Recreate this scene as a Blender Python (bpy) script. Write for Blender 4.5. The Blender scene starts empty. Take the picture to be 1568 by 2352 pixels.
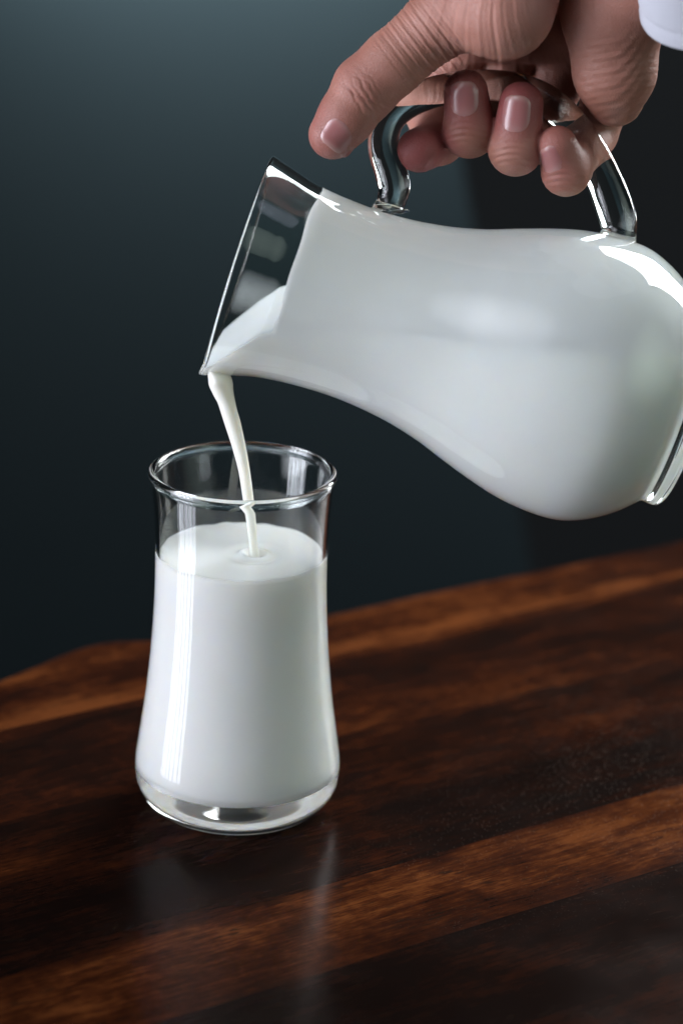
import bpy, math, numpy as np
from mathutils import Vector, Matrix

# ------------------------------------------------------------------ scene / camera model
S = bpy.context.scene
COL = S.collection
rng = np.random.default_rng(7)
CM = 0.01
FPX = 85 / 36 * 2352                      # focal length in reference pixels (frame 1568 x 2352)
PITCH, ROLL = math.radians(20), math.radians(1.9)
F = np.array([0, math.cos(PITCH), -math.sin(PITCH)])
_R0 = np.array([1, 0, 0.]); _U0 = np.array([0, math.sin(PITCH), math.cos(PITCH)])
RT = math.cos(ROLL) * _R0 + math.sin(ROLL) * _U0
UP = math.cos(ROLL) * _U0 - math.sin(ROLL) * _R0

def ray(x, y): return F + (x - 784) / FPX * RT + (1176 - y) / FPX * UP
GLASS_H = 13.734
CAM = np.array([0, 0, GLASS_H]) - 90.4 * ray(558, 1080)
def on_z(x, y, z=0.0):
    r = ray(x, y); return CAM + r * ((z - CAM[2]) / r[2])
def proj(P):
    d = np.asarray(P, float) - CAM; z = d @ F
    return 784 + FPX * (d @ RT) / z, 1176 - FPX * (d @ UP) / z, z

cam = bpy.data.cameras.new('camera'); camo = bpy.data.objects.new('camera', cam); COL.objects.link(camo)
M = Matrix.Identity(4)
for i in range(3):
    M[i][0], M[i][1], M[i][2], M[i][3] = RT[i], UP[i], -F[i], CAM[i] * CM
camo.matrix_world = M
cam.sensor_fit = 'VERTICAL'; cam.sensor_height = 36; cam.sensor_width = 24; cam.lens = 85
cam.clip_start = 0.01; cam.clip_end = 50
cam.dof.use_dof = True; cam.dof.focus_distance = 0.885; cam.dof.aperture_fstop = 5.6
S.camera = camo

# ------------------------------------------------------------------ helpers
def mesh_obj(name, V, Fc, mat, parent=None, smooth=True):
    me = bpy.data.meshes.new(name)
    me.from_pydata((np.asarray(V, float) * CM).tolist(), [], [tuple(int(i) for i in f) for f in Fc])
    me.validate(); me.update()
    if smooth: me.polygons.foreach_set('use_smooth', [True] * len(me.polygons))
    me.materials.append(mat)
    o = bpy.data.objects.new(name, me); COL.objects.link(o)
    if parent is not None: o.parent = parent
    return o

def recalc(o):
    import bmesh
    bm = bmesh.new(); bm.from_mesh(o.data); bmesh.ops.recalc_face_normals(bm, faces=bm.faces); bm.to_mesh(o.data); bm.free()

def tag(o, label, cat, **kw):
    o['label'] = label; o['category'] = cat
    for k, v in kw.items(): o[k] = v
    return o

def empty(name, loc):
    o = bpy.data.objects.new(name, None); COL.objects.link(o)
    o.empty_display_size = .02
    return o

def crom(pts, n):
    """Catmull-Rom (centripetal-ish by chord) resampling of a polyline of any dimension."""
    P = np.asarray(pts, float)
    t = np.r_[0, np.cumsum(np.linalg.norm(np.diff(P[:, :2], axis=0), axis=1) ** .6)]
    T = np.linspace(0, t[-1], n)
    m = np.zeros_like(P)
    m[1:-1] = (P[2:] - P[:-2]) / (t[2:] - t[:-2])[:, None]
    m[0] = (P[1] - P[0]) / (t[1] - t[0]); m[-1] = (P[-1] - P[-2]) / (t[-1] - t[-2])
    k = np.clip(np.searchsorted(t, T, side='right') - 1, 0, len(t) - 2)
    h = (t[k + 1] - t[k])[:, None]; u = ((T - t[k])[:, None]) / h
    return ((2*u**3 - 3*u**2 + 1) * P[k] + (u**3 - 2*u**2 + u) * h * m[k]
            + (-2*u**3 + 3*u**2) * P[k + 1] + (u**3 - u**2) * h * m[k + 1])

def loft(rings, close_u=True, cap0=True, cap1=True):
    """rings: list of (n,3) arrays -> verts, faces"""
    n = len(rings[0]); V = np.concatenate(rings); Fc = []
    for i in range(len(rings) - 1):
        for j in range(n if close_u else n - 1):
            k = (j + 1) % n
            Fc.append((i*n + j, i*n + k, (i+1)*n + k, (i+1)*n + j))
    if cap0: Fc.append(tuple(range(n - 1, -1, -1)))
    if cap1: Fc.append(tuple((len(rings) - 1) * n + j for j in range(n)))
    return V, Fc

def lathe(prof, frame, n=128, warp=None):
    """prof: (r, s) list, first and last r == 0.  frame = origin, axis, e1, e2."""
    O, A, E1, E2 = frame
    ph = np.linspace(0, 2*np.pi, n, endpoint=False)
    V = []; Fc = []
    idx = []
    for r, s in prof:
        if r < 1e-6:
            idx.append([len(V)]); V.append(O + A * s)
        else:
            idx.append(list(range(len(V), len(V) + n)))
            rr = np.full(n, r); ss = np.full(n, s)
            if warp: rr, ss = warp(rr, ss, ph)
            for k in range(n):
                V.append(O + A * ss[k] + (E1 * math.cos(ph[k]) + E2 * math.sin(ph[k])) * rr[k])
    for a, b in zip(idx[:-1], idx[1:]):
        for k in range(n):
            l = (k + 1) % n
            if len(a) == 1 and len(b) == 1: break
            if len(a) == 1: Fc.append((a[0], b[k], b[l]))
            elif len(b) == 1: Fc.append((a[k], b[0], a[l]))
            else: Fc.append((a[k], b[k], b[l], a[l]))
    return np.array(V), Fc

# ------------------------------------------------------------------ node helpers
class NT:
    def __init__(self, name):
        self.m = bpy.data.materials.new(name); self.m.use_nodes = True
        self.t = self.m.node_tree; self.t.nodes.clear()
        self.out = self.t.nodes.new('ShaderNodeOutputMaterial')
    def n(self, kind, ins=None, **props):
        nd = self.t.nodes.new('ShaderNode' + kind)
        for k, v in props.items(): setattr(nd, k, v)
        for k, v in (ins or {}).items():
            s = nd.inputs[k]
            if isinstance(v, bpy.types.NodeSocket): self.t.links.new(v, s)
            else: s.default_value = v
        return nd
    def math(self, op, a, b=0.0, c=None, clamp=False):
        d = {0: a, 1: b}
        if c is not None: d[2] = c
        return self.n('Math', d, operation=op, use_clamp=clamp).outputs[0]
    def mix(self, fac, a, b, bt='MIX'):
        nd = self.n('Mix', None, data_type='RGBA', blend_type=bt)
        for s, v in ((nd.inputs[0], fac), (nd.inputs[6], a), (nd.inputs[7], b)):
            if isinstance(v, bpy.types.NodeSocket): self.t.links.new(v, s)
            else: s.default_value = v
        return nd.outputs[2]
    def ramp(self, fac, stops, interp='LINEAR'):
        nd = self.n('ValToRGB', {0: fac}); r = nd.color_ramp; r.interpolation = interp
        while len(r.elements) > 1: r.elements.remove(r.elements[-1])
        r.elements[0].position = stops[0][0]; r.elements[0].color = stops[0][1]
        for p, c in stops[1:]:
            e = r.elements.new(p); e.color = c
        return nd.outputs[0]
    def maprange(self, v, a, b, c=0.0, d=1.0):
        return self.n('MapRange', {0: v, 1: a, 2: b, 3: c, 4: d}).outputs[0]
    def done(self, shader, disp=None):
        self.t.links.new(shader, self.out.inputs[0]); return self.m

def g(v): return (v, v, v, 1)

def mat_glass(name, tint=(.96, .985, .975)):
    t = NT(name)
    p = t.n('BsdfPrincipled', {'Base Color': (*tint, 1), 'Roughness': 0.0, 'IOR': 1.5, 'Transmission Weight': 1.0})
    return t.done(p.outputs[0])

def mat_milk(name, col, sss=.5):
    t = NT(name)
    tc = t.n('TexCoord')
    nz = t.n('TexNoise', {'Vector': tc.outputs['Object'], 'Scale': 45.0, 'Detail': 3.0})
    c2 = tuple(x * .975 for x in col)
    c = t.mix(t.maprange(nz.outputs[0], .35, .65), (*c2, 1), (*col, 1))
    p = t.n('BsdfPrincipled', {'Base Color': c, 'Roughness': .22, 'IOR': 1.35, 'Subsurface Weight': sss,
                               'Subsurface Scale': .009, 'Subsurface Radius': (1.0, .9, .75)})
    return t.done(p.outputs[0])

GLASS = mat_glass('drinking_glass_material')
JUG = mat_glass('pitcher_glass_material', (.93, .985, .96))
MILK = mat_milk('milk_material', (.93, .93, .92), .7)
CREAM = mat_milk('stream_milk_material', (.93, .905, .81), .7)

# ------------------------------------------------------------------ table
ANG = math.radians(33.5)
E = np.array([math.cos(ANG), math.sin(ANG), 0]); N = np.array([-math.sin(ANG), math.cos(ANG), 0])
def mat_wood():
    t = NT('dark_varnished_wood')
    tc = t.n('TexCoord'); xyz = t.n('SeparateXYZ', {0: tc.outputs['Object']})
    X, Y, Z = xyz.outputs       # metres, X along the boards
    def coords(sx, sy, off=None):
        v = t.n('CombineXYZ', {0: t.math('MULTIPLY', X, sx), 1: t.math('MULTIPLY', Y, sy), 2: off if off is not None else 0.0})
        return v.outputs[0]
    # board index and tone from the cross-grain position
    yb = t.math('MULTIPLY_ADD', Y, 1/1.2, .5)
    b = lambda cm: .5 + cm * .01 / 1.2
    boards = [(-60, .42), (-48, .30), (-37, .50), (-28, .40), (-19.0, .20), (-12.7, .64), (-7.8, .28), (2.5, .40), (10.12, .66)]
    tone = t.ramp(yb, [(0, g(.4))] + [(b(c), g(v)) for c, v in boards], 'CONSTANT')
    seam_d = None
    idv = t.math('MULTIPLY', tone, 37.0)
    # board lighter toward one edge
    wob = t.n('TexNoise', {'Vector': coords(7, 16, idv), 'Scale': 1.0, 'Detail': 4.0, 'Roughness': .55}).outputs[0]
    fig = t.n('TexNoise', {'Vector': coords(22, 75, idv), 'Scale': 1.0, 'Detail': 5.0, 'Roughness': .6, 'Distortion': .6}).outputs[0]
    grain = t.n('TexNoise', {'Vector': coords(62, 760, idv), 'Scale': 1.0, 'Detail': 5.0, 'Roughness': .65}).outputs[0]
    fine = t.n('TexNoise', {'Vector': coords(230, 2300, idv), 'Scale': 1.0, 'Detail': 2.0}).outputs[0]
    curl = t.n('TexNoise', {'Vector': coords(150, 90, idv), 'Scale': 1.0, 'Detail': 3.0, 'Distortion': .8}).outputs[0]
    # heartwood and sapwood bands inside the boards, wandering with the grain
    wy = t.n('TexNoise', {'Vector': coords(5, 9, idv), 'Scale': 1.0, 'Detail': 3.0}).outputs[0]
    yw = t.math('MULTIPLY_ADD', t.math('SUBTRACT', wy, .5), .016, yb)
    bands = [(-40, .42), (-30, .56), (-22, .46), (-18.5, .30), (-13.2, .36), (-11.8, .46), (-9.6, .60), (-7.9, .56), (-7.4, .40), (-4.5, .40), (-1.6, .66), (.2, .56), (2.4, .46),
             (2.7, .66), (4.2, .54), (6.8, .42), (9.6, .40), (10.2, .82), (11.1, .72), (12.3, .36), (14.8, .46)]
    band = t.ramp(yw, [(b(c), g(v)) for c, v in bands])
    tone = t.math('MULTIPLY_ADD', t.math('SUBTRACT', band, .5), 1.15, tone)
    v = t.math('MULTIPLY_ADD', t.math('SUBTRACT', wob, .5), .95, tone)
    v = t.math('MULTIPLY_ADD', t.math('SUBTRACT', fig, .5), 1.25, v)
    v = t.math('MULTIPLY_ADD', t.math('SUBTRACT', grain, .5), .95, v)
    v = t.math('MULTIPLY_ADD', t.math('SUBTRACT', fine, .5), .5, v)
    v = t.math('MULTIPLY_ADD', t.math('SUBTRACT', curl, .5), .35, v, clamp=True)
    base = t.ramp(v, [(0, (.0055, .0030, .0024, 1)), (.25, (.0105, .0040, .0026, 1)), (.5, (.0205, .0058, .0028, 1)),
                      (.75, (.043, .0116, .0039, 1)), (1, (.095, .0285, .0084, 1))])
    # dark pores
    pore = t.n('TexNoise', {'Vector': coords(140, 900, idv), 'Scale': 1.0, 'Detail': 1.0}).outputs[0]
    pm = t.n('TexNoise', {'Vector': coords(30, 60, idv), 'Scale': 1.0, 'Detail': 2.0}).outputs[0]
    pf = t.math('MULTIPLY', t.maprange(pore, .60, .68), t.maprange(pm, .48, .66), clamp=True)
    base = t.mix(t.math('MULTIPLY', pf, .75), base, (.010, .006, .004, 1))
    # dust: tiny pale specks, thicker in the patches nobody wiped
    vor = t.n('TexVoronoi', {'Vector': tc.outputs['Object'], 'Scale': 900.0, 'Randomness': 1.0}, feature='F1')
    spk = t.math('LESS_THAN', vor.outputs['Distance'], .20)
    pick = t.math('GREATER_THAN', t.n('SeparateColor', {0: vor.outputs['Color']}).outputs[0], .62)
    patch = t.n('TexNoise', {'Vector': tc.outputs['Object'], 'Scale': 9.0, 'Detail': 3.0}).outputs[0]
    sel = t.math('MULTIPLY', t.math('MULTIPLY', spk, pick), t.maprange(patch, .38, .78), clamp=True)
    sel = t.math('MULTIPLY', sel, t.maprange(t.math('ADD', t.math('MULTIPLY', X, .83), t.math('MULTIPLY', Y, -.55)), .03, .16), clamp=True)
    sel = t.math('MULTIPLY', sel, t.maprange(Y, -.15, -.11), clamp=True)
    base = t.mix(t.math('MULTIPLY', sel, .4), base, (.30, .24, .19, 1))
    rn = t.n('TexNoise', {'Vector': tc.outputs['Object'], 'Scale': 30.0, 'Detail': 4.0}).outputs[0]
    rough = t.maprange(rn, .3, .7, .17, .27)
    rough = t.math('MULTIPLY_ADD', sel, .3, rough)
    hgt = t.math('ADD', t.math('MULTIPLY', grain, .6), t.math('MULTIPLY', pf, -.8))
    bmp = t.n('Bump', {'Height': hgt, 'Strength': .05, 'Distance': .0004})
    p = t.n('BsdfPrincipled', {'Base Color': base, 'Roughness': rough, 'IOR': 1.45, 'Specular IOR Level': .045, 'Specular Tint': (1.0, .45, .30, 1), 'Normal': bmp.outputs[0]})
    return t.done(p.outputs[0])

def build_table():
    # far live edge sampled in the ground plane, in board coordinates (x along, y across)
    pts = [(0, 1554), (85, 1520), (180, 1482), (265, 1466), (350, 1464), (440, 1458), (560, 1440), (760, 1404), (1000, 1352), (1280, 1296), (1568, 1236)]
    w = np.array([on_z(*q) for q in pts]); loc = np.stack([w @ E, w @ N], 1)
    x1, y1 = loc[-1]
    tail = [(x, y1 - .01 * (x - x1) + .35 * math.sin((x - x1) * .17)) for x in np.arange(x1 + 4, 110, 4)]
    far_edge = crom(np.array(loc.tolist() + tail), 200)
    # unseen left end, shaped so the glass mirrors the window; then the front
    bl = on_z(0, 2400)
    left = [(-12.6, 8.5), (-12.9, 2.0), (bl[0] - 3.2, bl[1]), (bl[0] - 5, bl[1] - 12), (bl[0] - 6, -60)]
    left = crom(np.array([(np.dot((x, y, 0), E), np.dot((x, y, 0), N)) for x, y in left]), 40)
    right_front = [(110, -70.0), (-30, -70.0)]
    ol = far_edge.tolist() + right_front + left[::-1].tolist()
    import bmesh
    bm = bmesh.new(); th = 3.6
    vs = [bm.verts.new((x * CM, y * CM, 0)) for x, y in ol]
    f = bm.faces.new(vs); 
    if f.normal.z < 0 or f.calc_area() and sum((ol[i][0]*ol[(i+1)%len(ol)][1]-ol[(i+1)%len(ol)][0]*ol[i][1]) for i in range(len(ol))) < 0: f.normal_flip()
    r = bmesh.ops.extrude_face_region(bm, geom=[f])
    nv = [v for v in r['geom'] if isinstance(v, bmesh.types.BMVert)]
    for v in nv: v.co.z -= th * CM
    bmesh.ops.recalc_face_normals(bm, faces=bm.faces)
    me = bpy.data.meshes.new('wooden_table'); bm.to_mesh(me); bm.free()
    me.materials.append(mat_wood())
    o = bpy.data.objects.new('wooden_table', me); COL.objects.link(o)
    bv = o.modifiers.new('bevel', 'BEVEL'); bv.width = .5 * CM; bv.segments = 5; bv.limit_method = 'ANGLE'; bv.angle_limit = math.radians(60)
    me.polygons.foreach_set('use_smooth', [True] * len(me.polygons))
    o.rotation_euler = (0, 0, ANG)
    wn = o.modifiers.new('normals', 'WEIGHTED_NORMAL'); wn.keep_sharp = True
    tag(o, 'dark varnished wooden table of broad boards with a wavy far edge', 'table')
build_table()

# ------------------------------------------------------------------ drinking glass
def axis_z(y):
    lo, hi = -5., 30.
    for _ in range(50):
        m = (lo + hi) / 2
        if proj((0, 0, m))[1] > y: lo = m
        else: hi = m
    return (lo + hi) / 2
outer_px = [(1838, 150), (1836, 170), (1830, 190), (1820, 205), (1806, 218), (1785, 229), (1757, 233.5), (1730, 232.5), (1700, 228.5), (1650, 221.5), (1600, 214.5),
            (1550, 209), (1500, 204.5), (1450, 201), (1400, 198.5), (1340, 197), (1285, 197), (1230, 198.5), (1180, 202), (1130, 207), (1098, 211), (1088, 213.2)]
prof_o = np.array([(hw * proj((0, 0, axis_z(y)))[2] / FPX, axis_z(y)) for y, hw in outer_px])
prof_o[0, 1] = 0
PO = crom(prof_o, 110)
FLOOR = 1.55
def r_out(z): return np.interp(z, PO[:, 1], PO[:, 0])
WALL = .165
zi = np.r_[np.linspace(FLOOR + .35, GLASS_H - .45, 80)]
SAG = .7
inner = [(0.0, FLOOR - SAG)] + [(x, FLOOR - SAG * (1 - (x / 2.9) ** 2) + .02) for x in np.linspace(.5, 2.9, 8)]
rc = r_out(FLOOR + .4) - WALL - .06
inner += [(rc - .36 * (1 - math.sin(a)), FLOOR + .38 - .36 * math.cos(a)) for a in np.linspace(.25, 1.45, 8)]
inner += [(r_out(z) - WALL - .06 * math.exp(-(z - FLOOR - .4) / .5), z) for z in np.linspace(FLOOR + .42, GLASS_H - .35, 80)]
PI_ = np.array(inner)
def r_in(z): return np.interp(z, PI_[8:, 1], PI_[8:, 0])
ZG = Matrix
frame_z = (np.zeros(3), np.array([0, 0, 1.]), np.array([1., 0, 0]), np.array([0, 1., 0]))
def build_glass():
    base = [(0.0, .035), (.8, .034), (1.5, .026), (2.1, .008), (2.35, 0.0)]
    outer = [tuple(p) for p in PO]
    rR, zR = outer[-1]
    rin, zin = r_in(GLASS_H - .35), GLASS_H - .35
    # thickened rolled rim
    c = ((rR + rin) / 2 + .015, GLASS_H - .14); a = .145
    rim = [(c[0] + a * math.cos(t), c[1] + a * .95 * math.sin(t)) for t in np.linspace(-.5, math.pi + .5, 15)]
    prof = base + [q for q in outer if q[1] < c[1] - .2] + rim + [tuple(q) for q in PI_[::-1] if q[1] < c[1] - .2]
    prof = [(max(r, 0), z) for r, z in prof]
    V, Fc = lathe(prof, frame_z, 160)
    V[:, 2] += .01
    o = mesh_obj('drinking_glass', V, Fc, GLASS); recalc(o)
    tag(o, 'waisted clear drinking glass with thick base standing on wooden table', 'glass')
build_glass()
MZ = axis_z(1268)
LAND = on_z(583, 1273, MZ)
def build_milk():
    eps = .06
    prof = [(0.0, FLOOR - SAG - eps)] + [(r + (eps if i > 8 else 0), z - (eps if i <= 12 else 0)) for i, (r, z) in enumerate(inner) if 0 < i and z < MZ - .05]
    R = r_in(MZ) + eps
    prof += [(R, MZ + .05), (R - .1, MZ + .035), (R - .22, MZ + .008), (R - .4, MZ)]
    rad = list(np.linspace(R - .6, .05, 60))
    prof += [(r, MZ) for r in rad] + [(0.0, MZ)]
    V, Fc = lathe(prof, frame_z, 160)
    # dimple and ripple where the stream lands
    top = V[:, 2] > MZ - .02
    d = np.hypot(V[:, 0] - LAND[0], V[:, 1] - LAND[1])
    edge = np.clip((R - .25 - np.hypot(V[:, 0], V[:, 1])) / .6, 0, 1)
    ang = np.arctan2(V[:, 1] - LAND[1], V[:, 0] - LAND[0])
    dz = -.10 * np.exp(-((d - .12) / .16) ** 2) + .085 * np.exp(-((d - .48) / .15) ** 2) * (1 + .5 * np.cos(ang - 2.6)) - .03 * np.exp(-((d - .85) / .18) ** 2) + .012 * np.exp(-((d - 1.25) / .2) ** 2)
    V[top, 2] += (dz * edge)[top]
    rr_ = np.hypot(V[:, 0], V[:, 1]); an = np.arctan2(V[:, 1], V[:, 0]); lip = (rr_ > R - .12) & (V[:, 2] > MZ - .02)
    V[lip, 2] += (.03 * np.abs(np.sin(an * 5 + 1.3 * np.sin(an * 3))) + .018 * np.sin(an * 17 + 2 * np.sin(an * 4)))[lip]
    V[:, 2] += .01
    o = mesh_obj('milk', V, Fc, MILK); recalc(o)
    tag(o, 'white milk filling the lower three quarters of the drinking glass', 'milk')
build_milk()

# ------------------------------------------------------------------ pitcher frame
# the pitcher's axis lies in the plane through the landing point that faces the lens
r_ = ray(500, 880); DJ = (LAND[1] - CAM[1]) / r_[1]
def P(x, y, d=0.0):
    """point seen at reference pixel (x, y), d cm nearer than the pitcher's own plane (measured along the lens axis)"""
    return CAM + ray(x, y) * DJ + (-F) * d + 0 * d
K = DJ / FPX                               # cm per reference pixel on that plane
JO = P(551, 611)
JA = P(551 + 951, 611 + 309) - JO; JA /= np.linalg.norm(JA)
JU = P(551 + 309, 611 - 951) - JO; JU /= np.linalg.norm(JU)
JV = -F
_y = math.radians(1.6); JV = -F; JA, JV = JA * math.cos(_y) - JV * math.sin(_y), JV * math.cos(_y) + JA * math.sin(_y)
jframe = (JO, JA, JU, JV)
jo = [(0, 262), (8, 260), (30, 253.5), (66, 243), (103, 233), (150, 226), (200, 221.5), (250, 219.5), (300, 220), (350, 223.5), (400, 230), (447, 238.5), (514, 256), (580, 279), (656, 304),
      (720, 321), (790, 331), (850, 332), (893, 325), (940, 306), (983, 280), (1015, 254), (1036, 233), (1046, 226)]
JOUT = crom(np.array([(s * K, r * K) for s, r in jo]), 170)       # (s, r)
jw = .16
def jr(s): return np.interp(s, JOUT[:, 0], JOUT[:, 1])
jslope = np.gradient(JOUT[:, 1], JOUT[:, 0])
JIN = JOUT.copy()
nx = -jslope / np.hypot(1, jslope); ny = 1 / np.hypot(1, jslope)
JIN[:, 0] -= nx * jw; JIN[:, 1] -= ny * jw
JIN = JIN[(JIN[:, 0] > .05) & (JIN[:, 0] < 1020 * K)]
JEND = 1062 * K
def jri(s): return np.interp(s, JIN[:, 0], JIN[:, 1])
def spout(rr, ss, ph):
    a = np.abs(np.pi - ph)                # 0 on the pouring side (-JU)
    w = np.exp(-(a / .30) ** 2) * np.exp(-np.clip(ss, 0, 99) / .85)
    return rr + .06 * w, ss - .14 * w
pitcher = empty('glass_pitcher', None)
tag(pitcher, 'clear glass pitcher tilted on its side pouring milk, held by its handle', 'pitcher')
def build_jug():
    s0 = JOUT[0, 0]; R0 = JOUT[0, 1]
    rim = [(R0 - .078 + .085 * math.cos(t), .0 - .085 * math.sin(t)) for t in np.linspace(0.0, math.pi, 11)]   # r, s
    outp = [(r, s) for s, r in JOUT[::-1] if s > .03]
    inp = [(r, s) for s, r in JIN if s > .03]
    se = JEND
    foot = [(0.0, se + .16), (1.6, se + .16), (2.6, se + .19), (3.05, se + .30), (3.25, se + .40), (3.38, se + .44), (3.52, se + .42), (3.62, se + .32), (3.66, se + .18), (3.65, se + .02)]
    floor = [(r, s) for r, s in [(2.9, se - .42), (2.2, se - .30), (1.2, se - .22), (0.0, se - .2)]]
    prof = foot + outp + rim + inp + floor
    V, Fc = lathe(prof, jframe, 176, spout)
    o = mesh_obj('body', V, Fc, JUG, pitcher); recalc(o)
build_jug()

def tube(path, rad, name, mat, parent, n=28, flat=None):
    """path (m,3), rad (m,), round tube with hemispherical ends"""
    path = np.asarray(path); m = len(path)
    T = np.gradient(path, axis=0); T /= np.linalg.norm(T, axis=1)[:, None]
    ref = JV; rings = []
    ph = np.linspace(0, 2*np.pi, n, endpoint=False)
    for i in range(m):
        a = np.cross(T[i], ref); a /= np.linalg.norm(a); b = np.cross(a, T[i])
        fa, fb = (1, 1) if flat is None else flat[i]
        rings.append(path[i] + rad[i] * (np.outer(np.cos(ph), a) * fa + np.outer(np.sin(ph), b) * fb))
    V, Fc = loft(rings)
    o = mesh_obj(name, V, Fc, mat, parent); recalc(o)
    return o
def build_handle():
    pts = [(893, 492, 47), (892, 484, 44), (894, 474, 34), (900, 455, 34), (905, 430, 37), (898, 395, 38), (884, 355, 37), (880, 318, 36), (893, 275, 36), (930, 240, 36), (985, 215, 36), (1050, 200, 36), (1120, 196, 36),
           (1190, 204, 36), (1255, 232, 37), (1310, 285, 39), (1352, 345, 41), (1385, 410, 42), (1408, 470, 44), (1420, 510, 42), (1421, 530, 40), (1417, 548, 44), (1414, 560, 50)]
    q = crom(np.array(pts, float), 120)
    path = np.array([P(x, y, 0.0) for x, y, _ in q]); rad = q[:, 2] * K
    tube(path, rad, 'handle', JUG, pitcher, 32)
build_handle()

# ------------------------------------------------------------------ milk in the pitcher
LEVEL = P(700, 712)[2]
def drop_px(s):
    sp = s / K
    return np.interp(sp, [-20, 0, 20, 60, 95, 125, 200], [120, 116, 92, 47, 12, 0, 0])
def chord(s):
    """end angles (from +JU towards +JV) of the level line in the section at s"""
    za = (JO + JA * s)[2]
    L = LEVEL - drop_px(s) * K * .95
    a, b, c = JU[2], JV[2], (L - za)          # u*a + v*b = c
    r = float(jri(max(s, .06))) + .07
    h = math.hypot(a, b); base = math.atan2(b, a)
    q = np.clip(c / (h * r), -.985, .985)
    half = math.acos(q)                       # liquid where angle from 'up' > half
    return base, half, r
def sect(s, th, r):
    return JO + JA * s + np.outer(np.cos(th), JU) * np.reshape(r, (-1, 1)) + np.outer(np.sin(th), JV) * np.reshape(r, (-1, 1))
def spoutr(s, th):
    ph = np.mod(th, 2*np.pi); r2, s2 = spout(np.zeros_like(ph), np.full_like(ph, s), ph)
    return r2, s2
def build_jug_milk():
    """one body: the liquid below its level plus the film it leaves clinging to the wall above"""
    S0 = 122 * K
    ss = np.r_[np.linspace(.0, S0 - .1, 24), np.linspace(S0, JEND - .52, 90)]
    NA, NT_, NU = 72, 24, 48
    V = []; add = lambda p: (V.extend(p.tolist()), list(range(len(V) - len(p), len(V))))[1]
    arc, top, uo, ui, vc = [], [], [], [], []
    for s in ss:
        b, hf, r = chord(s)
        film = s > S0 - 1e-6
        k = max(0.0, 1 - (s - S0) / .35) if film else 0
        th = np.linspace(b + hf, b + 2*np.pi - hf, NA)
        dr, s2 = spoutr(s, th)
        pt = lambda th, rr, sv: JO + np.outer(sv, JA) + np.outer(np.cos(th) * rr, JU) + np.outer(np.sin(th) * rr, JV)
        A = pt(th, r + dr, s2); arc.append(add(A))
        if film:
            t2 = np.linspace(b + 2*np.pi - hf, b + 2*np.pi + hf, NU + 2)[1:-1]
            dist = np.minimum(t2 - t2[0], t2[-1] - t2)
            wav = k * (.07 * np.sin(t2 * 3.1 + .4) + .04 * np.sin(t2 * 7.7)) * np.clip(dist / .3, 0, 1)
            sv = np.full(NU, s) + wav
            uo.append(add(pt(t2, np.full(NU, r), sv)))
            # the hollow above the liquid has its own wall, well inside the film's outer face
            q = r - .09; ui.append(add(pt(t2, q - .11 * np.clip(dist / .35, 0, 1) * (1 - .7 * k), sv)))
            ca, cb = A[-1] + (A[0] - A[-1]) * .05, A[0] + (A[-1] - A[0]) * .05
            vc.append(add(np.array([ca, cb])))
        else:
            ca, cb = A[-1], A[0]; vc.append([arc[-1][-1], arc[-1][0]])
        top.append(add(ca + (cb - ca) * np.linspace(0, 1, NT_ + 2)[1:-1, None]))
    n0 = len(ss) - len(uo); Fc = []
    def strip(A, B):
        for i in range(len(A) - 1): Fc.append((A[i], A[i+1], B[i+1], B[i]))
    ln = lambda i: [vc[i][0]] + top[i] + [vc[i][1]]
    for i in range(len(ss) - 1):
        strip(arc[i], arc[i+1]); strip(ln(i), ln(i+1))
        if i >= n0:
            j = i - n0
            strip([arc[i][-1]] + uo[j] + [arc[i][0]], [arc[i+1][-1]] + uo[j+1] + [arc[i+1][0]])
            strip([vc[i][0]] + ui[j] + [vc[i][1]], [vc[i+1][0]] + ui[j+1] + [vc[i+1][1]])
    strip([arc[n0][-1]] + uo[0] + [arc[n0][0]], [vc[n0][0]] + ui[0] + [vc[n0][1]])
    Fc.append((arc[n0-1][-1], arc[n0][-1], vc[n0][0])); Fc.append((arc[n0-1][0], vc[n0][1], arc[n0][0]))
    Fc.append(tuple(arc[0] + top[0]))
    # closed end against the base: the hollow's wall, then the rounded outside
    m = len(ss) - 1
    Fc.append(tuple(ln(m) + ui[-1][::-1]))
    ring = np.array([V[i] for i in arc[m] + uo[-1]]); ids = arc[m] + uo[-1]
    ce = ring.mean(0); prev = ids
    for k, d in ((.95, .12), (.82, .22), (.5, .3)):
        cur = add(ce + (ring - ce) * k + JA * d)
        strip(prev + prev[:1], cur + cur[:1]); prev = cur
    Fc.append(tuple(prev))
    o = mesh_obj('milk', V, Fc, MILK); recalc(o)
    tag(o, 'white milk lying in the tilted pitcher and running to its lip', 'milk')
build_jug_milk()

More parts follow.
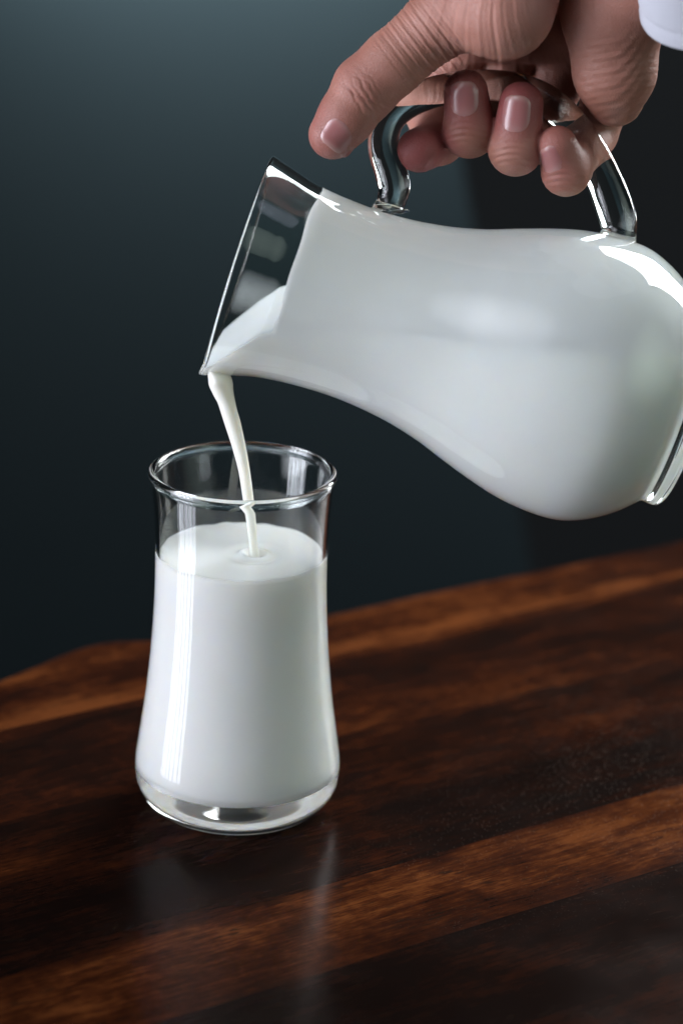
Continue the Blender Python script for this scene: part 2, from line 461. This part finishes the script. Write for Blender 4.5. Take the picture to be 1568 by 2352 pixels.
# ------------------------------------------------------------------ stream of milk
def build_stream():
    y0 = LAND[1]
    def Q(x, y):
        r = ray(x, y); return CAM + r * ((y0 - CAM[1]) / r[1])
    st = [(484, 838, 7, .5), (492, 852, 17, .72), (501, 866, 25, .78), (508, 882, 27, .66), (513, 900, 24, .52), (519, 918, 20.5, .43), (526, 944, 18.8, .37), (535, 974, 18.4, .32), (548, 1022, 15.8, .265), (560, 1076, 13.4, .225),
          (569, 1137, 12.6, .21), (578.5, 1211, 11.2, .185), (583, 1262, 10.8, .18), (584.5, 1284, 12, .2)]
    q = crom(np.array(st, float), 90)
    ph = np.linspace(0, 2*np.pi, 32, endpoint=False); rings = []
    pr = np.array([Q(a[0], a[1]) for a in q]); T = np.gradient(pr, axis=0)
    for c, t, a in zip(pr, T, q):
        t = t / np.linalg.norm(t); e1 = np.cross(np.array([0, 1., 0]), t); e1 /= np.linalg.norm(e1); e2 = np.cross(t, e1)
        rings.append(c + np.outer(np.cos(ph), e1) * a[2] * K + np.outer(np.sin(ph), e2) * a[3])
    V, Fc = loft(rings)
    o = mesh_obj('milk_stream', V, Fc, CREAM); recalc(o)
    tag(o, 'thin creamy stream of milk falling from pitcher lip into the glass', 'milk stream')
    # the drop of milk that clings beneath the lip
    c = Q(528, 903); a, b = np.meshgrid(np.linspace(0, np.pi, 17), np.linspace(0, 2*np.pi, 24, endpoint=False), indexing='ij')
    rings = []
    for i in range(1, 16):
        t = a[i, 0]
        px, py = 524 + 7 * (1 - math.cos(t)) / 2, 862 + 52 * (1 - math.cos(t)) / 2
        w = 12 * math.sin(t) * (.75 + .25 * math.cos(t + 2.2))
        cc = Q(px, py); rings.append(cc + np.outer(np.cos(ph), RT) * w * K + np.outer(np.sin(ph), F) * w * K * 1.3)
    V, Fc = loft(rings)
    d = mesh_obj('drip', V, Fc, CREAM, o); recalc(d)
build_stream()

# ------------------------------------------------------------------ the hand: one continuous implicit surface
def cone(a, b, ra, rb):
    return (np.array(a, float), np.array(b, float), ra, rb)
def sd_cone(p, c):
    a, b, ra, rb = c
    ba = b - a; l2 = ba @ ba; rr = ra - rb; a2 = l2 - rr * rr; il2 = 1 / l2
    pa = p - a; y = pa @ ba; z = y - l2
    q = pa * l2 - y[:, None] * ba; x2 = (q * q).sum(1)
    y2 = y * y * l2; z2 = z * z * l2
    k = np.sign(rr) * rr * rr * x2
    out = (np.sqrt(x2 * a2 * il2) + y * rr) * il2 - ra
    m1 = np.sign(z) * a2 * z2 > k
    m2 = (~m1) & (np.sign(y) * a2 * y2 < k)
    out[m1] = np.sqrt(x2[m1] + z2[m1]) * il2 - rb
    out[m2] = np.sqrt(x2[m2] + y2[m2]) * il2 - ra
    return out
def smin(a, b, k):
    h = np.clip(.5 + .5 * (b - a) / k, 0, 1)
    return b * (1 - h) + a * h - k * h * (1 - h)
H = lambda x, y, d: P(x, y, d)
PALM = [cone(H(1040, 62, 2.7), H(1140, 64, 3.5), 1.28, 1.72),
        cone(H(1140, 64, 3.5), H(1235, -200, 4.2), 1.72, 1.85),
        cone(H(1140, 40, 1.2), H(1235, -150, 1.4), 1.7, 1.85),
        cone(H(1100, 40, -.7), H(1360, 40, -.8), 1.45, 1.55),
        cone(H(1200, -60, -.3), H(1430, -70, 0), 1.9, 2.0),
        cone(H(1392, 50, 2.3), H(1400, 182, 1.5), 1.84, 1.42),
        cone(H(1400, 182, 1.5), H(1408, 232, .6), 1.42, 1.0),
        cone(H(1392, 50, 2.3), H(1520, -70, 4.6), 1.84, 1.95),
        cone(H(1410, -110, 1.0), H(1572, -110, 7.2), 2.2, 2.2)]
THUMB_P = [cone(H(1030, 55, 2.7), H(1000, 86, 2.5), 1.34, 1.24)]
THUMB = [cone(H(1000, 86, 2.5), H(900, 168, 2.1), 1.22, 1.12), cone(H(900, 168, 2.1), H(838, 222, 1.8), 1.15, 1.14),
         cone(H(838, 222, 1.8), H(795, 285, 1.6), 1.14, .98), cone(H(795, 285, 1.6), H(765, 324, 1.5), .98, .86)]
FING = [  # (proximal part, distal chain)
    ([cone(H(1120, 20, -1.8), H(985, 222, -2.5), 1.15, .92)],
     [cone(H(985, 222, -2.5), H(1012, 312, -1.2), .92, .86), cone(H(1012, 312, -1.2), H(962, 348, .35), .86, .82)]),
    ([cone(H(1220, 30, -1.8), H(1130, 225, -2.6), 1.15, 1.0)],
     [cone(H(1130, 225, -2.6), H(1076, 305, .45), .98, .94), cone(H(1076, 305, .45), H(1066, 222, 1.05), .94, .80)]),
    ([cone(H(1330, 60, -1.6), H(1258, 250, -2.2), 1.1, .95)],
     [cone(H(1258, 250, -2.2), H(1180, 348, .75), .95, .95), cone(H(1180, 348, .75), H(1190, 252, 1.3), .95, .80)]),
    ([cone(H(1420, 150, -.9), H(1372, 296, -1.2), 1.0, .86)],
     [cone(H(1372, 296, -1.2), H(1296, 398, .55), .88, .86), cone(H(1296, 398, .55), H(1272, 346, 1.25), .86, .72)]),
]
def chain(p, cs, k):
    f = sd_cone(p, cs[0])
    for c in cs[1:]: f = smin(f, sd_cone(p, c), k)
    return f
def sdf_hand(p):
    palm = chain(p, PALM, .32)
    f = smin(palm, chain(p, THUMB_P, .2), .6)
    th = chain(p, THUMB_P + THUMB, .22)
    f = np.minimum(f, th); f = smin(f, th, .12)
    for prox, dist in FING:
        a = chain(p, prox, .2); b = chain(p, dist, .28)
        f = smin(f, smin(smin(palm, a, .5), b, .1), .07)
    return f
def bumps(p):
    """creases and knuckle folds, cm outwards; each has its own place on the hand"""
    d = np.zeros(len(p))
    x, y, z = proj_many(p)
    def vnoise(u, seed):
        r = np.random.default_rng(seed); o = np.zeros_like(u)
        for k in range(6): o += np.sin(u * r.uniform(.5, 2.2) + r.uniform(0, 6.28)) * r.uniform(.3, 1)
        return o / 3
    # fan of folds on the ball of the thumb
    ang = np.arctan2(y + 330, x - 1140); rad = np.hypot(x - 1140, y + 330)
    w = np.exp(-((x - 1120) / 120) ** 2) * np.clip((y + 60) / 80, 0, 1) * np.clip((215 - y) / 30, 0, 1)
    ph = ang * 46 + .5 * np.sin(rad * .03)
    d += w * (.010 + .012 * np.clip(vnoise(ang * 25 + rad * .01, 3), 0, 1)) * (np.sin(ph + .8 * vnoise(rad * .03, 5)) + .6 * np.sin(ph * 2.3 + 1) + .4 * np.sin(ph * 4.1 + rad * .02))
    # thumb web folds, along the thumb's width
    tx, ty = (838 - 1010) , (222 - 75); L = math.hypot(tx, ty)
    u = ((x - 1010) * tx + (y - 75) * ty) / L; v = (-(x - 1010) * ty + (y - 75) * tx) / L
    w = np.clip((u + 60) / 60, 0, 1) * np.clip((150 - u) / 60, 0, 1) * np.exp(-(v / 110) ** 2) * (x < 1060)
    d += w * .016 * (np.sin(u * .33 + .02 * v) + .7 * np.sin(u * .61 + .05 * v + 1) + .5 * np.sin(u * .9 - .03 * v))
    # knuckle creases on the thumb joint
    for c, a in ((205, .030), (216, .045), (227, .035), (238, .05), (248, .03), (192, .02)):
        cc = c + 5 * np.sin(v * .06 + c) + 2 * np.sin(v * .17 + c * 2)
        d -= a * np.exp(-((u - cc) / 3.0) ** 2) * np.exp(-(v / 52) ** 2) * (x < 930)
    d += .05 * np.exp(-((u - 222) / 26) ** 2) * np.exp(-((v + 5) / 40) ** 2) * (x < 930)
    # folds on the heel of the hand
    w = np.exp(-((x - 1400) / 95) ** 2) * np.clip((y - 60) / 60, 0, 1) * np.clip((300 - y) / 30, 0, 1) * (x > 1270)
    d += w * .011 * (np.sin(y * .20 + .05 * (x - 1400) + .002 * (x-1400)**2) + .6 * np.sin(y * .37 + .07 * x))
    # knuckle folds of the three finger ends
    for (kx, ky, wd) in ((1066, 306, 40), (1176, 350, 42), (1290, 410, 38)):
        w = np.exp(-((x - kx) / wd) ** 2) * np.exp(-((y - ky) / 30) ** 2)
        d += w * .022 * np.sin((y - ky) * .42 + 2.2 * np.cos((x - kx) * .05))
    return d
def proj_many(p):
    q = p - CAM; z = q @ F
    return 784 + FPX * (q @ RT) / z, 1176 - FPX * (q @ UP) / z, z

def surface_nets(fn, lo, hi, h):
    n = np.ceil((hi - lo) / h).astype(int) + 1
    ax = [lo[i] + h * np.arange(n[i]) for i in range(3)]
    G = np.stack(np.meshgrid(*ax, indexing='ij'), -1).reshape(-1, 3)
    q = 4; nc = -(-n // q) + 1
    cx = [lo[i] + h * q * np.arange(nc[i]) for i in range(3)]
    GC = np.stack(np.meshgrid(*cx, indexing='ij'), -1).reshape(-1, 3)
    fc = fn(GC).reshape(nc)
    I3 = [np.minimum((np.arange(n[i]) + q // 2) // q, nc[i] - 1) for i in range(3)]
    f = fc[np.ix_(*I3)].astype(float).ravel()
    near = np.abs(f) < q * h * 1.6
    f[near] = fn(G[near]); f = f.reshape(n)
    s = f < 0
    c = [s[i:n[0]-1+i, j:n[1]-1+j, k:n[2]-1+k] for i in (0, 1) for j in (0, 1) for k in (0, 1)]
    cnt = sum(a.astype(int) for a in c); act = (cnt > 0) & (cnt < 8)
    idx = -np.ones(act.shape, int); cells = np.argwhere(act); idx[act] = np.arange(len(cells))
    acc = np.zeros((len(cells), 3)); num = np.zeros(len(cells))
    I, J, Kk = cells.T
    for axis in range(3):
        for a in (0, 1):
            for b in (0, 1):
                o = [0, 0, 0]; oth = [i for i in range(3) if i != axis]
                o[oth[0]], o[oth[1]] = a, b
                f0 = f[I + o[0], J + o[1], Kk + o[2]]; o2 = o.copy(); o2[axis] = 1
                f1 = f[I + o2[0], J + o2[1], Kk + o2[2]]
                m = (f0 < 0) != (f1 < 0); t = np.zeros(len(cells)); t[m] = f0[m] / (f0[m] - f1[m])
                pt = np.tile(np.array(o, float), (len(cells), 1)); pt[:, axis] = t
                acc[m] += pt[m]; num[m] += 1
    V = lo + h * (cells + acc / num[:, None])
    Fc = []
    for axis in range(3):
        oth = [i for i in range(3) if i != axis]
        sl0 = [slice(1, -1)] * 3; sl0[axis] = slice(0, -1)
        sl1 = [slice(1, -1)] * 3; sl1[axis] = slice(1, None)
        A, B = s[tuple(sl0)], s[tuple(sl1)]
        for sign in (True, False):
            e = np.argwhere((A == sign) & (B != sign))
            off = np.ones(3, int); off[axis] = 0
            e = e + off
            q = []
            for da, db in ((-1, -1), (0, -1), (0, 0), (-1, 0)):
                w = e.copy(); w[:, oth[0]] += da; w[:, oth[1]] += db
                q.append(idx[w[:, 0], w[:, 1], w[:, 2]])
            q = np.stack(q, 1)
            flip = sign == (axis == 1)
            Fc += (q[:, ::-1] if flip else q).tolist()
    return V, Fc
def grad(fn, p, e=.01):
    K4 = np.array([[1, -1, -1], [-1, -1, 1], [-1, 1, -1], [1, 1, 1.]])
    gr = sum(k * fn(p + k * e)[:, None] for k in K4)
    return gr / np.maximum(np.linalg.norm(gr, axis=1), 1e-9)[:, None]
def settle(fn, p, it=3):
    for _ in range(it):
        p = p - grad(fn, p) * fn(p)[:, None] * .9
    return p

def mat_skin():
    t = NT('skin')
    tc = t.n('TexCoord'); at = t.n('Attribute', None, attribute_name='flush_shade')
    n1 = t.n('TexNoise', {'Vector': tc.outputs['Object'], 'Scale': 120.0, 'Detail': 4.0}).outputs[0]
    n2 = t.n('TexNoise', {'Vector': tc.outputs['Object'], 'Scale': 28.0, 'Detail': 3.0}).outputs[0]
    c = t.mix(t.maprange(n2, .35, .65), (.27, .115, .082, 1), (.43, .205, .160, 1))
    c = t.mix(t.math('MULTIPLY', t.maprange(n1, .55, .75), .25), c, (.27, .10, .066, 1))
    c = t.mix(t.math('MULTIPLY', at.outputs['Fac'], .85), c, (.22, .040, .048, 1))  # dark red: natural redness plus shade put into the colour
    vo = t.n('TexVoronoi', {'Vector': tc.outputs['Object'], 'Scale': 900.0}, feature='DISTANCE_TO_EDGE').outputs['Distance']
    vo2 = t.n('TexVoronoi', {'Vector': tc.outputs['Object'], 'Scale': 1700.0}, feature='F1').outputs['Distance']
    hgt = t.math('ADD', t.maprange(vo, 0, .12, 0, 1), t.math('MULTIPLY', vo2, .5))
    b = t.n('Bump', {'Height': hgt, 'Strength': .35, 'Distance': .0003})
    p = t.n('BsdfPrincipled', {'Base Color': c, 'Roughness': t.maprange(n1, .3, .7, .36, .55), 'IOR': 1.4, 'Subsurface Weight': .22, 'Subsurface Scale': .003,
                               'Subsurface Radius': (1.0, .35, .2), 'Normal': b.outputs[0]})
    return t.done(p.outputs[0])
def mat_nail():
    t = NT('nail')
    tc = t.n('TexCoord')
    at = t.n('Attribute', None, attribute_name='tip')
    c = t.mix(at.outputs['Fac'], (.34, .135, .132, 1), (.45, .28, .25, 1))
    p = t.n('BsdfPrincipled', {'Base Color': c, 'Roughness': .28, 'Subsurface Weight': .2, 'Subsurface Scale': .003, 'Coat Weight': .25, 'Coat Roughness': .2})
    return t.done(p.outputs[0])

def build_person():
    lo = np.full(3, 1e9); hi = -lo
    allc = PALM + THUMB + [c for f in FING for part in f for c in part]
    for a, b, ra, rb in allc:
        for q, r in ((a, ra), (b, rb)):
            lo = np.minimum(lo, q - r - .3); hi = np.maximum(hi, q + r + .3)
    V, Fc = surface_nets(sdf_hand, lo, hi, .15)
    V = settle(sdf_hand, V, 2)
    me = bpy.data.meshes.new('person')
    me.from_pydata(V.tolist(), [], Fc); me.validate(); me.update()
    import bmesh
    bm = bmesh.new(); bm.from_mesh(me)
    bmesh.ops.recalc_face_normals(bm, faces=bm.faces)
    bmesh.ops.subdivide_edges(bm, edges=bm.edges, cuts=1, use_grid_fill=True)
    bm.to_mesh(me); bm.free()
    nv = len(me.vertices); co = np.empty(nv * 3); me.vertices.foreach_get('co', co); V = co.reshape(-1, 3)
    V = settle(sdf_hand, V, 2)
    # second subdivision only where the lens sees it is not needed: relax once more and add the folds
    me.vertices.foreach_set('co', V.ravel())
    bm = bmesh.new(); bm.from_mesh(me)
    bmesh.ops.subdivide_edges(bm, edges=bm.edges, cuts=1, use_grid_fill=True)
    bmesh.ops.smooth_vert(bm, verts=bm.verts, factor=.5, use_axis_x=True, use_axis_y=True, use_axis_z=True)
    bm.to_mesh(me); bm.free()
    nv = len(me.vertices); co = np.empty(nv * 3); me.vertices.foreach_get('co', co); V = co.reshape(-1, 3)
    V = settle(sdf_hand, V, 1)
    gn = grad(sdf_hand, V)
    V = V + gn * bumps(V)[:, None]
    me.vertices.foreach_set('co', (V * CM).ravel()); me.update()
    me.polygons.foreach_set('use_smooth', [True] * len(me.polygons))
    me.materials.append(mat_skin())
    # redness of the finger ends and knuckles, darkened to stand for finger shade
    x, y, z = proj_many(V)
    tips = [c[-1][1] for _, c in FING] + [THUMB[-1][1]]
    fl = np.zeros(nv)
    for tpt, a in zip(tips, (.95, .85, .95, .5, .45)):
        fl = np.maximum(fl, a * np.exp(-(np.linalg.norm(V - tpt, axis=1) / 1.55) ** 4))
    fl = np.maximum(fl, .35 * np.exp(-(np.linalg.norm(V - THUMB[1][1], axis=1) / 1.3) ** 4))
    at = me.attributes.new('flush_shade', 'FLOAT', 'POINT'); at.data.foreach_set('value', fl)
    o = bpy.data.objects.new('person', me); COL.objects.link(o)
    tag(o, 'bare hand in a white sleeve, thumb and curled fingers gripping the pitcher handle', 'person')
    # nails: (centre px, direction towards the free edge in px, half width cm, half length cm, normal tilt)
    nm = mat_nail()
    def nail(cx, cy, dx, dy, w, l, tilt):
        d = dx * RT - dy * UP; d /= np.linalg.norm(d)
        nrm = -F + tilt[0] * RT - tilt[1] * UP
        nrm -= d * (nrm @ d) * .6; nrm /= np.linalg.norm(nrm)
        sde = np.cross(d, nrm); sde /= np.linalg.norm(sde)
        # start point: march from the lens to the skin
        p0 = CAM + ray(cx, cy) * (DJ - 6)
        r = ray(cx, cy); r = r / np.linalg.norm(r); q = p0.copy()
        for _ in range(80):
            q = q + r * sdf_hand(q[None])[0] * .8
        A, B = np.meshgrid(np.linspace(-1, 1, 25), np.linspace(-1, 1, 29), indexing='ij')
        # superellipse plate, rounder at the root
        wid = np.sqrt(np.clip(1 - np.where(B < 0, np.abs(B) ** 2.6, np.abs(B) ** 5 * .75), 0.0, 1)) 
        pts = q + (A * wid * w)[..., None] * sde + (B * l)[..., None] * d
        pts = pts.reshape(-1, 3) + nrm * 1.0
        t = np.zeros(len(pts))
        for _ in range(60):
            t += sdf_hand(pts - nrm * t[:, None]) * .7
        t = np.clip(t, 0, 1.9)
        prof = .032 * (1 - np.abs(A.ravel()) ** 4) * np.clip((B.ravel() + 1) / .25, 0, 1) - .006
        top = pts - nrm * t[:, None] + nrm * prof[:, None]
        bot = top - nrm * .045
        V = np.concatenate([top, bot]); nA, nB = A.shape; Fc = []
        I = lambda i, j, k=0: k * nA * nB + i * nB + j
        for i in range(nA - 1):
            for j in range(nB - 1):
                Fc.append((I(i, j), I(i+1, j), I(i+1, j+1), I(i, j+1)))
                Fc.append((I(i, j, 1), I(i, j+1, 1), I(i+1, j+1, 1), I(i+1, j, 1)))
        for i in range(nA - 1):
            for j in (0, nB - 1): Fc.append((I(i, j), I(i+1, j), I(i+1, j, 1), I(i, j, 1)))
        for j in range(nB - 1):
            for i in (0, nA - 1): Fc.append((I(i, j), I(i, j+1), I(i, j+1, 1), I(i, j, 1)))
        n_ = mesh_obj('fingernail', V, Fc, nm, o); recalc(n_)
        tip = np.clip((B.ravel() - .62) / .2, 0, 1) * .5
        moon = .35 * np.exp(-((B.ravel() + .85) / .3) ** 2)
        n_.data.attributes.new('tip', 'FLOAT', 'POINT').data.foreach_set('value', np.tile(np.maximum(tip, moon), 2))
        return n_
    nail(771, 308, -.62, .78, .50, .50, (-.35, -.1))['label'] = 'large pink thumbnail'
    nail(1066, 226, .02, -1, .54, .62, (-.05, -.1))
    nail(1183, 262, .12, -1, .54, .66, (-.2, -.1))
    nail(1262, 368, -.35, -.94, .42, .46, (-.4, -.1))
    # sleeve: the cuff of a white shirt round the wrist
    a0 = P(1600, 92, 4.6); a1 = a0 + (-.1 * RT + .75 * UP - .65 * F) * 9
    ax = (a1 - a0) / np.linalg.norm(a1 - a0)
    u = np.cross(ax, F); u /= np.linalg.norm(u); v = np.cross(ax, u)
    ph = np.linspace(0, 2*np.pi, 96, endpoint=False); ro, ri = [], []
    for i, s in enumerate(np.linspace(0, 9, 91)):
        fold = .05 * np.sin(ph * 3 + s * 1.1) + .05 * np.sin(ph * 5 - s * 1.9 + 1) * min(1, s / 2)
        if .0 < s < 2.0: fold = fold * .4
        fold = fold - .05 * math.exp(-((s - .6) / .09) ** 2) + .05 * (s < 2.6)
        for dst, th in ((ro, 0), (ri, -.14)):
            R = 2.62 + .05 * s + fold + th - (.05 if i == 0 else 0)
            dst.append(a0 + ax * s + np.outer(np.cos(ph) * R, u) + np.outer(np.sin(ph) * R, v))
    V, Fc = loft(ri[::-1] + ro, True, False, False)
    t = NT('white_cotton')
    tc = t.n('TexCoord')
    wv = t.n('TexNoise', {'Vector': tc.outputs['Object'], 'Scale': 900.0, 'Detail': 2.0}).outputs[0]
    bb = t.n('Bump', {'Height': wv, 'Strength': .3, 'Distance': .0004})
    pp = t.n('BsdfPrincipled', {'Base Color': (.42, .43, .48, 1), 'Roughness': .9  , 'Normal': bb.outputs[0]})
    sl = mesh_obj('sleeve', V, Fc, t.done(pp.outputs[0]), o); recalc(sl)
build_person()

# ------------------------------------------------------------------ background
def mat_wall(name, a, b, rough=.8):
    t = NT(name)
    tc = t.n('TexCoord')
    nz = t.n('TexNoise', {'Vector': tc.outputs['Object'], 'Scale': 3.0, 'Detail': 4.0}).outputs[0]
    c = t.mix(nz, (*a, 1), (*b, 1))
    p = t.n('BsdfPrincipled', {'Base Color': c, 'Roughness': rough, 'Specular IOR Level': .1})
    return t.done(p.outputs[0])
def box(name, lo, hi, mat, bev=.4):
    lo, hi = np.array(lo, float), np.array(hi, float)
    V = [[(lo, hi)[i][0], (lo, hi)[j][1], (lo, hi)[k][2]] for i in (0, 1) for j in (0, 1) for k in (0, 1)]
    Fc = [(0, 1, 3, 2), (4, 6, 7, 5), (0, 4, 5, 1), (2, 3, 7, 6), (0, 2, 6, 4), (1, 5, 7, 3)]
    o = mesh_obj(name, V, Fc, mat, smooth=False); recalc(o)
    m = o.modifiers.new('bevel', 'BEVEL'); m.width = bev * CM; m.segments = 2
    return o
w = box('back_wall', (-260, 152, -90), (260, 162, 190), mat_wall('teal_paint', (.0045, .0080, .0093), (.0058, .0094, .0107)))
w['kind'] = 'structure'
def far(x, y, Y):
    r = ray(x, y); return CAM + r * ((Y - CAM[1]) / r[1])
pa, pb = far(1078, 480, 118), far(1207, 1250, 118)
dx = (pa[0] - pb[0]) / (pa[2] - pb[2])
V = []
for z in (-90, 150):
    x = pb[0] + dx * (z - pb[2])
    V += [[x, 118, z], [x + 90, 118, z], [x + 90, 121, z], [x, 121, z]]
Fc = [(0, 1, 2, 3), (4, 7, 6, 5), (0, 4, 5, 1), (1, 5, 6, 2), (2, 6, 7, 3), (3, 7, 4, 0)]
pn = mesh_obj('dark_panel', V, Fc, mat_wall('charcoal_panel', (.0065, .0075, .008), (.009, .010, .0105), .7), smooth=False); recalc(pn)
tag(pn, 'blurred charcoal panel leaning before the teal wall behind the pitcher', 'panel')

# ------------------------------------------------------------------ light
def area(name, loc, target, sx, sy, power, col, spread=180):
    l = bpy.data.lights.new(name, 'AREA'); l.shape = 'RECTANGLE'; l.size, l.size_y = sx, sy; l.energy = power; l.color = col
    l.spread = math.radians(spread)
    o = bpy.data.objects.new(name, l); COL.objects.link(o); o.location = loc
    d = Vector(target) - Vector(loc); o.rotation_euler = d.to_track_quat('-Z', 'Y').to_euler()
    return o
TG = (.03, 0, .14)
# tall balcony window on the left, seen as narrow bright panes between its bars
c0 = np.array([-1.52, -.36, -.05]); dirw = np.array([.24, -.97, 0])      # along the window
for k, (off, wd, en) in enumerate(((-.36, .105, 1.5), (-.20, .12, 2.0), (-.04, .11, 1.7), (.10, .075, 1.0), (.24, .12, 1.9), (.36, .05, .6))):
    p = c0 - dirw * off
    d = np.array([1.55, .36, -.02])
    area('window_light', p.tolist(), (p + d).tolist(), wd * .8, 1.9, en * .85, (.86, .89, 1.0), 100)
area('room_light', (-2.4, -2.1, 3.2), TG, 7.0, 5.4, 34.0, (.90, .92, 1.0), 50)
area('side_light', (-3.25, -1.0, .60), TG, 3.4, 2.4, 19, (.88, .90, 1.0), 60)  # added soft fill from the left, lifts the milk beyond what the panes give
area('window_light_rear', (.74, 1.12, .82), TG, 1.2, 1.15, 72, (.95, .98, 1.0))
area('garden_light', (1.75, -.85, .65), TG, 2.0, 2.0, 2.8, (.84, 1.0, .90), 60)
area('wall_light', (-.10, 1.37, .27), (-.08, 1.52, .02), .50, .10, 9.2, (.85, .95, 1.0))
area('hidden_wall_fill', (.42, 1.33, -.12), (.05, 1.52, -.16), .06, .75, .8, (.80, .93, 1.0))  # unseen lamp added behind the panel to make the wall glow

W = bpy.data.worlds.new('World'); S.world = W; W.use_nodes = True
W.node_tree.nodes['Background'].inputs[0].default_value = (.5, .6, .65, 1)
W.node_tree.nodes['Background'].inputs[1].default_value = .012

# ------------------------------------------------------------------ render settings
S.view_settings.view_transform = 'Standard'; S.view_settings.look = 'None'
S.view_settings.exposure = 0.3; S.view_settings.gamma = 1; S.view_settings.use_curve_mapping = False
c = S.cycles
c.use_denoising = True
try: c.denoiser = 'OPENIMAGEDENOISE'
except Exception: pass
c.max_bounces = 20; c.transmission_bounces = 16; c.glossy_bounces = 8; c.diffuse_bounces = 8; c.transparent_max_bounces = 8
c.caustics_reflective = True; c.caustics_refractive = True; c.blur_glossy = .3
c.sample_clamp_indirect = 8
